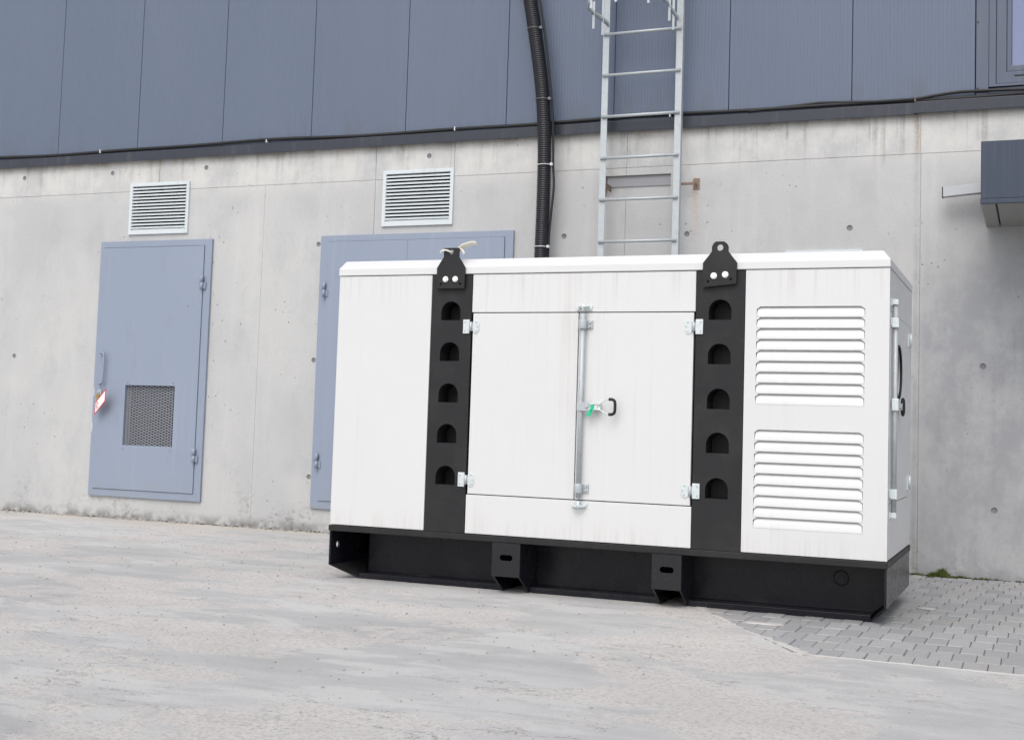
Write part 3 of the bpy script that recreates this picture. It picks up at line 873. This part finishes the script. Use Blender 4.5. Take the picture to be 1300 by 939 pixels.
# louvred panel
LX0, LX1 = -1.232, -.737
rows = [1.437 - .0512 * i for i in range(9)] + [.860 - .0507 * i for i in range(9)]
def lhole(zt, p=.0507, ex=0):
    return [(LX0 + ex, zt - p + .003), (LX1 - ex, zt - p + .003), (LX1 - ex, zt - .013), (LX1 - .017 - ex, zt), (LX0 + .017 + ex, zt), (LX0 + ex, zt - .013)]
lp = M().plate(rect(CL2[1] + .003, GX1, WZ0, WZ1), [lhole(z) for z in rows], XZ, GY0, GY0 + .004).build('louvred_panel', W, gen)
M().box(CL2[1] + .003, CL2[1] + .006, GY0 + .0042, GY0 + .02, WZ0, WZ1).build('panel_return', W, lp)
for zt in rows:
    p = .0507; y0, y1 = GY0 - .0015, GY0 + .016
    m = M()
    zb, za = zt - p + .0025, zt + .006
    x0, x1 = LX0 + .0006, LX1 - .0006
    # curved scoop: bottom edge flush with the panel, top edge set back inside
    prof = [(y0, zb), (y0 + .0015, zb + .010), (y0 + .005, zb + .024), (y0 + .0095, zb + .036), (y1, za)]
    k = len(prof)
    vs = [(x0 + .004 * (i / (k - 1)), y, z) for i, (y, z) in enumerate(prof)] + [(x1 - .004 * (i / (k - 1)), y, z) for i, (y, z) in enumerate(prof)]
    vs += [(x0 + .004 * (i / (k - 1)), y + .0015, z) for i, (y, z) in enumerate(prof)] + [(x1 - .004 * (i / (k - 1)), y + .0015, z) for i, (y, z) in enumerate(prof)]
    fs = [(i, k + i, k + i + 1, i + 1) for i in range(k - 1)] + [(2 * k + i, 2 * k + i + 1, 3 * k + i + 1, 3 * k + i) for i in range(k - 1)] + [(0, 2 * k, 3 * k, k)]
    m._add(vs, fs)
    m.build('louvre', W, lp)
# roof with chamfered edge
def roof():
    m = M(); x0, x1, y0, y1 = GX0 - .004, GX1 + .003, GY0 - .006, GY1 + .006
    zs = [(1.613, 0, 0), (1.651, 0, 0), (1.697, .013, .052)]
    vs = []
    for i, (z, ix, iy) in enumerate(zs):
        xr = .038 if i == 2 else 0
        vs += [(x0 + ix, y0 + iy, z), (x1 - xr, y0 + iy, z), (x1 - xr, y1 - iy, z), (x0 + ix, y1 - iy, z)]
    fs = [(3, 2, 1, 0), (8, 9, 10, 11)] + [(l * 4 + i, l * 4 + (i + 1) % 4, l * 4 + 4 + (i + 1) % 4, l * 4 + 4 + i) for l in (0, 1) for i in range(4)]
    m._add(vs, fs); m.build('roof', W, gen, .004, seg=3)
roof()
# inner box, ends and back
M().box(GX0 + .03, GX1 - .03, -2.255, GY1 - .03, .292, 1.612).build('inner_casing', MT['dark'], gen)
M().box(GX0, GX0 + .022, GY0 + .0225, GY1, WZ0, WZ1).build('end_panel', W, gen, .002)
M().box(GX0 + .0225, GX1 - .0225, GY1 - .022, GY1, WZ0, WZ1).build('back_panel', W, gen, .002)
SX = GX1
M().plate([(GY0 + .0045, WZ0), (GY1, WZ0), (GY1, WZ1), (GY0 + .0045, WZ1)], [rect(-2.345, -1.452, .541, 1.420)], YZ, SX - .022, SX).build('end_panel', W, gen, .002)
PCY, PCZ, PR = -1.985, 1.155, .128
ed = M().plate(rect(-2.3415, -1.4555, .5445, 1.4165), [circle(PCY, PCZ, PR, 40)], YZ, SX - .02, SX + .001).build('end_door', W, gen, .001)
M().tube([(SX - .012, PCY, PCZ), (SX - .010, PCY, PCZ)], PR + .005, 40).build('porthole', MT['porthole'], ed)
M().torus((SX + .001, PCY, PCZ), (0, 1, 0), (0, 0, 1), PR, PR, .006, 40, 8).build('porthole_seal', MT['rubber'], ed)
for z in (1.348, .614):
    h = M(); h.box(SX + .001, SX + .006, -1.505, -1.462, z - .035, z + .035); h.box(SX + .001, SX + .006, -1.447, -1.405, z - .035, z + .035)
    h.cyl((SX + .009, -1.4545, z - .034), (SX + .009, -1.4545, z + .034), .0075, 10)
    h.build('hinge', MT['zincb'], ed)
# locking bar on the end door
er = M().cyl((SX + .018, -2.312, .50), (SX + .018, -2.312, 1.45), .0115, 12).build('locking_rod', MT['zinc'], ed)
for z in (1.462, .492):
    k_ = M(); k_.box(SX + .001, SX + .006, -2.345, -2.280, z - .018, z + .016); k_.box(SX + .006, SX + .030, -2.33, -2.322, z - .012, z + .012); k_.box(SX + .006, SX + .030, -2.302, -2.294, z - .012, z + .012)
    k_.build('rod_keeper', MT['zincb'], er, .001)
for z in (1.366, .587):
    k_ = M(); k_.box(SX + .001, SX + .034, -2.334, -2.290, z - .022, z + .022); k_.box(SX + .001, SX + .006, -2.365, -2.262, z - .016, z + .016)
    k_.build('rod_guide', MT['zincb'], er, .002)
k_ = M(); k_.box(SX + .006, SX + .036, -2.335, -2.289, .965, 1.020); k_.box(SX + .010, SX + .024, -2.289, -2.02, .982, 1.004); k_.build('lever', MT['zincb'], er, .002)
hd = M(); hd.torus((SX + .022, -1.975, .990), (0, 1, 0), (0, 0, 1), .032, .037, .008, 20, 8); hd.build('lever_grip', MT['rubber'], er)
hd = M(); hd.box(SX + .016, SX + .024, -2.02, -1.95, .972, 1.006); hd.box(SX + .018, SX + .022, -1.99, -1.94, 1.0, 1.02); hd.build('lever_lock', MT['pinkzinc'], er, .002)
M().box(SX + .0012, SX + .0018, -2.24, -2.225, .83, .90).build('small_sticker', MT['sticker'], ed)

# lifting columns with arched pockets
def arch(cx, zb, wd=.110, h=.098, n=12):
    r = wd / 2
    return [(cx - r, zb), (cx + r, zb)] + [(cx + r * cos(pi * i / n), zb + h - r + r * sin(pi * i / n)) for i in range(0, n + 1)]
ABOT = [1.374, 1.163, .950, .742, .5285]
for (x0, x1), cx in ((CL1, -2.8195), (CL2, -1.4075)):
    hl = [arch(cx, z) for z in ABOT]
    m = M(); m.plate(rect(x0, x1, WZ0 - .002, WZ1), hl, XZ, GY0 + .001, GY0 + .008)
    m.box(x0, x0 + .006, GY0 + .0085, GY0 + .06, WZ0, WZ1); m.box(x1 - .006, x1, GY0 + .0085, GY0 + .06, WZ0, WZ1)
    co = m.build('lifting_column', MT['column'], gen)
    for z in ABOT:
        a = [(cx + (p[0] - cx) * 1.004, z + (p[1] - z) * 1.002) for p in arch(cx, z)]
        k = len(a); q = M()
        vs = [(p[0], GY0 + .0075, p[1]) for p in a] + [(p[0], GY0 + .125, p[1]) for p in a]
        q._add(vs, [(i, (i + 1) % k, k + (i + 1) % k, k + i) for i in range(k)] + [tuple(range(k, 2 * k))])
        q.build('arched_pocket', MT['column'], co, recalc=False)
# lifting eyes bolted to the column tops
def lifting_eye(cx, hw, nh, rounded, tilt, hr, hz):
    zt = 1.748
    base = [(-hw, 1.536 - tilt), (hw, 1.536 + tilt), (hw, 1.645), (nh + .012, 1.683), (nh, 1.70)]
    if rounded:
        top = [(nh, 1.722), (nh - .008, 1.737), (nh - .02, 1.746), (-nh + .02, 1.747), (-nh + .008, 1.738), (-nh, 1.722)]
    else:
        top = [(nh, 1.743), (nh - .003, zt), (-nh + .003, zt), (-nh, 1.743)]
    base += top + [(-nh, 1.70), (-nh - .012, 1.683), (-hw, 1.645)]
    out = [(cx + a, b) for a, b in base]
    o = M().plate(out, [circle(cx, hz, hr, 16), circle(cx - .055, 1.560 - tilt * .6, .0062, 10), circle(cx + .055, 1.560 + tilt * .6, .0062, 10)], XZ, GY0 - .022, GY0 - .010).build('lifting_eye', MT['column'], gen, .001)
    M().box(cx - hw + .01, cx + hw - .01, GY0 - .0098, GY0 + .0008, 1.545, 1.607).build('spacer', MT['column'], o)
    for s in (-1, 1):
        b = M(); b.tube([(cx + s * .0275, GY0 - .022, 1.585 + s * tilt * .3), (cx + s * .0275, GY0 - .031, 1.585 + s * tilt * .3)], .0125, 6)
        b.tube([(cx + s * .0275, GY0 - .022, 1.585 + s * tilt * .3), (cx + s * .0275, GY0 - .0245, 1.585 + s * tilt * .3)], .0155, 14)
        b.build('bolt', MT['bolt'], o)
lifting_eye(-2.8185, .0795, .043, False, 0.0, .0125, 1.727)
lifting_eye(-1.4085, .0815, .0395, True, .008, .0155, 1.717)
# cream webbing pulled through the left eye
st = M()
st.tube(smooth_path([(-2.878, GY0 - .03, 1.722), (-2.868, GY0 - .034, 1.732), (-2.845, GY0 - .036, 1.735), (-2.826, GY0 - .028, 1.729), (-2.818, GY0 - .012, 1.726), (-2.80, GY0 + .012, 1.742), (-2.775, GY0 + .012, 1.757), (-2.745, GY0 + .005, 1.766), (-2.712, GY0 - .002, 1.772), (-2.685, GY0 - .004, 1.770)], 5), .010, 8, [.005 + .0085 * min(1, max(0, (i - 14) / 18)) for i in range(46)], flat=(1, .3))
st.tube(smooth_path([(-2.81, GY0 + .006, 1.738), (-2.785, GY0 + .0, 1.742), (-2.765, GY0 - .006, 1.735), (-2.752, GY0 - .008, 1.715)], 5), .008, 8, flat=(1, .35))
tag(st.build('webbing_strap', MT['strap']), 'cream webbing strap threaded through the left lifting eye on the roof edge', 'strap')

# door hinges: a square leaf on the column, a cornered leaf on the door
def genset_hinge(x, z, s):
    """s=+1: door lies to the right"""
    h = M(); y = GY0 - .0022
    h.box(*sorted((x - s * .045, x - s * .009)), y - .004, y + .002, z - .036, z + .036)
    out = [(x + s * .009, z - .024), (x + s * .018, z - .034), (x + s * .034, z - .034), (x + s * .045, z - .018), (x + s * .045, z + .018), (x + s * .034, z + .034), (x + s * .018, z + .034), (x + s * .009, z + .024)]
    h.plate(out, [], XZ, y - .004, y - .0003)
    h.box(*sorted((x - s * .009, x + s * .009)), y - .005, y - .001, z - .018, z + .018)
    o = h.build('hinge', MT['zincb'], gen, .0012)
    b = M(); b.cyl((x, y - .008, z - .024), (x, y - .008, z + .024), .0078, 10); b.build('hinge_pin', MT['zinc'], o)
    q = M()
    for (dx, dz) in ((-s * .034, .022), (-s * .034, -.022), (s * .028, .022), (s * .036, 0), (s * .028, -.022)): q.cyl((x + dx, y - .004, z + dz), (x + dx, y - .0068, z + dz), .0042, 8)
    q.build('rivets', MT['zinc'], o)
for z in (1.341, .560):
    genset_hinge(-2.700, z, 1); genset_hinge(-1.5325, z, -1)

# locking bar on the front doors
ry = GY0 - .026
rod = M().cyl((-2.0865, ry, .50), (-2.0865, ry, 1.405), .0125, 14).build('locking_rod', MT['zinc'], gen)
def keeper(z, up):
    k_ = M(); x = -2.0865; y0 = GY0 - .0002
    k_.box(x - .040, x + .040, y0 - .006, y0 + .001, z - .012, z + .012)
    for s in (-1, 1):
        k_.tube([(x + s * .030, y0 - .006, z), (x + s * .030, y0 - .012, z)], .0085, 8)
        k_.tube(smooth_path([(x + s * .026, y0 - .008, z + up * .004), (x + s * .020, y0 - .026, z + up * .006), (x + s * .006, y0 - .040, z + up * .004)], 4), .0065, 8)
    k_.cyl((x, ry, z - .02), (x, ry, z + .02), .009, 10)
    k_.build('rod_keeper', MT['zincb'], rod)
keeper(1.433, 1); keeper(.464, -1)
for z in (1.351, .547):
    k_ = M(); x = -2.0865
    k_.tube([(x, ry, z - .023), (x, ry, z + .023)], .0205, 14)
    k_.box(x + .012, x + .046, GY0 - .012, GY0 - .0025, z - .02, z + .02)
    k_.cyl((x + .033, GY0 - .012, z + .009), (x + .033, GY0 - .019, z + .009), .006, 8); k_.cyl((x + .033, GY0 - .012, z - .009), (x + .033, GY0 - .019, z - .009), .006, 8)
    k_.build('rod_guide', MT['zinc'], rod, .001)
ar = M().box(-2.101, -2.020, ry - .018, ry - .012, .925, .966); ar.cyl((-2.050, ry - .018, .946), (-2.050, ry - .024, .946), .008, 10)
ar.build('lever', MT['zinc'], rod, .0015)
ct = M(); ct.box(-2.026, -1.982, ry - .012, GY0 - .0022, .932, .962); ct.box(-2.034, -1.980, ry - .020, ry - .0125, .930, .938); ct.box(-2.034, -1.980, ry - .020, ry - .0125, .956, .964); ct.cyl((-2.004, ry - .0115, .947), (-2.004, ry - .017, .947), .010, 10)
ct.build('lever_catch', MT['zincb'], rod, .0015)
wr = M()
for s in (-1, 1):
    wr.tube(smooth_path([(-1.995, ry - .016, .947 + s * .013), (-1.975, ry - .018, .947 + s * .019), (-1.955, ry - .020, .947 + s * .030), (-1.938, ry - .022, .947 + s * .036), (-1.925, ry - .022, .947 + s * .036)], 5), .0032, 8)
wr.build('handle_wire', MT['zincb'], rod)
M().tube(smooth_path([(-1.934, ry - .022, .983), (-1.918, ry - .022, .983), (-1.905, ry - .022, .974), (-1.902, ry - .022, .947), (-1.905, ry - .022, .920), (-1.918, ry - .022, .911), (-1.934, ry - .022, .911)], 6), .0075, 10).build('handle_grip', MT['rubber'], rod)
sl = M(); sl.tube(smooth_path([(-2.020, ry - .022, .944), (-2.026, ry - .026, .928), (-2.030, ry - .018, .922), (-2.026, ry - .008, .932)], 5), .0045, 8)
sl.hexa([(-2.047, ry - .026, .902), (-2.027, ry - .026, .898), (-2.018, ry - .026, .928), (-2.034, ry - .026, .930)], [(-2.047, ry - .020, .902), (-2.027, ry - .020, .898), (-2.018, ry - .020, .928), (-2.034, ry - .020, .930)])
sl.box(-2.027, -2.014, ry - .026, ry - .0205, .926, .956)
tag(sl.build('security_seal', MT['green'], None, .001), 'bright green plastic seal looped on the door lever of the generator', 'seal')

# --- skid
K = MT['skid']
FLY, WBY = -2.262, -2.150            # lower flange front, web
sk = M()
sk.box(GX0 - .004, GX1 + .004, GY0 - .007, GY1 + .006, .256, .2865)              # deck rim
o_sk = sk.build('skid_base', MT['column'], gen, .003)
FORK = [(-2.543, -2.391), (-1.712, -1.567)]
web = M()
outl = [(-3.373, .030), (FORK[0][0], .030), (FORK[0][0], .10), (FORK[0][1], .10), (FORK[0][1], .030), (FORK[1][0], .030), (FORK[1][0], .10), (FORK[1][1], .10), (FORK[1][1], .030), (-.715, .030), (GX1 - .014, .088), (GX1 - .014, .255), (-3.373, .255)]
web.plate(outl, [], XZ, WBY, WBY + .012)
web.box(-3.47, -3.373, -1.80, -1.79, .09, .255)
web.box(-3.385, -3.3735, WBY + .0125, -1.79, .03, .255)
web.build('web', K, o_sk)
for a, b in ((-3.373, FORK[0][0]), (FORK[0][1], FORK[1][0]), (FORK[1][1], -.712)):
    M().box(a, b, FLY, WBY + .010, .0, .0285).build('lower_flange', K, o_sk, .002)
bk = M(); bk.box(-3.37, -1.0, -1.46, -1.34, 0, .03); bk.box(-3.37, -.75, -1.42, -1.41, .031, .255); bk.build('rear_rail', K, o_sk)
for a, b in FORK:
    t = M(); t.box(a + .0, a + .006, WBY + .013, -1.45, .0, .10); t.box(b - .006, b, WBY + .013, -1.45, .0, .10); t.box(a, b, WBY + .013, -1.45, .101, .107)
    t.box(a + .007, b - .007, -1.47, -1.455, 0, .10)
    t.build('fork_tunnel', K, o_sk)
    cx = (a + b) / 2 + .001
    n_ = 8; sl_ = [(cx - .020 + .0145 * cos(pi / 2 + pi * i / n_), .181 + .0145 * sin(pi / 2 + pi * i / n_)) for i in range(n_ + 1)] + [(cx + .020 + .0145 * cos(-pi / 2 + pi * i / n_), .181 + .0145 * sin(-pi / 2 + pi * i / n_)) for i in range(n_ + 1)]
    f = M().plate(rect(a, b, .087, .2545), [sl_], XZ, GY0 - .004, GY0 + .006).build('fork_bracket', MT['bracket'], o_sk, .001)
    prof = [(GY0 + .0065, .2545), (GY0 + .0065, .087), (FLY, .0), (WBY - .0015, .0), (WBY - .0015, .2545)]
    for xx in (a + .0005, b - .0105): M().plate(prof, [], YZ, xx, xx + .010).build('bracket_cheek', K, o_sk)
# ends with the bevelled runners
pf = [(GY0 + .003, .2545), (GY0 + .003, .078), (GY1, .078), (GY1, .2545)]
M().plate(pf, [circle(-2.322, .179, .0175, 18)], YZ, GX0, GX0 + .010).build('end_plate', K, o_sk)
M().plate(pf, [], YZ, GX1 - .010, GX1).build('end_plate', K, o_sk, .001)
rn = M()
rn.hexa([(GX0, GY0 + .003, .0775), (-3.374, FLY, .0), (-3.374, GY1 - .1, .0), (GX0, GY1 - .1, .0775)], [(GX0 + .012, GY0 + .003, .0775), (-3.374, FLY, .012), (-3.374, GY1 - .1, .012), (GX0 + .012, GY1 - .1, .0775)])
rn.build('runner_bevel', MT['column'], o_sk)
rn = M()
rn.hexa([(GX1, GY0 + .003, .0775), (-.711, FLY, .0), (-.711, GY1 - .02, .0), (GX1, GY1 - .02, .0775)], [(GX1 - .012, GY0 + .003, .0775), (-.711, FLY, .012), (-.711, GY1 - .02, .012), (GX1 - .012, GY1 - .02, .0775)])
rn.build('runner_bevel', MT['column'], o_sk)
bs = M(); bs.torus((-.862, WBY - .001, .176), (1, 0, 0), (0, 0, 1), .034, .034, .004, 22, 6); bs.tube([(-.862, WBY - .001, .176), (-.862, WBY - .008, .176)], .018, 16); bs.build('drain_boss', K, o_sk)

# ================================================================== MOSS at the foot of the wall
def moss():
    r_ = random.Random(12); m = M()
    for (cx, cy, n, sx, h) in ((-.548, -.020, 230, .038, .055), (-.60, -.014, 110, .040, .026), (-.45, -.010, 60, .06, .012), (-.70, -.014, 60, .05, .012), (-.30, -.008, 40, .08, .009), (-.62, -.10, 20, .03, .007)):
        for _ in range(n):
            x = cx + r_.gauss(0, sx * .6); y = min(-.003, cy + r_.gauss(0, .012)); t = exp(-((x - cx) / sx) ** 2)
            hh = h * t * r_.uniform(.35, 1.0) + .003; a = r_.uniform(0, 2 * pi); b = .0045
            lx, ly = r_.gauss(0, .012), r_.gauss(0, .008) - .004
            m._add([(x - b * cos(a), y - b * sin(a), hh * .3), (x + b * cos(a), y + b * sin(a), hh * .3), (x + lx, min(-.002, y + ly), hh + .004), (x, y, 0)], [(0, 1, 2), (0, 3, 1)])
    return m.build('moss', MT['moss'], kind='stuff', recalc=False)
moss()
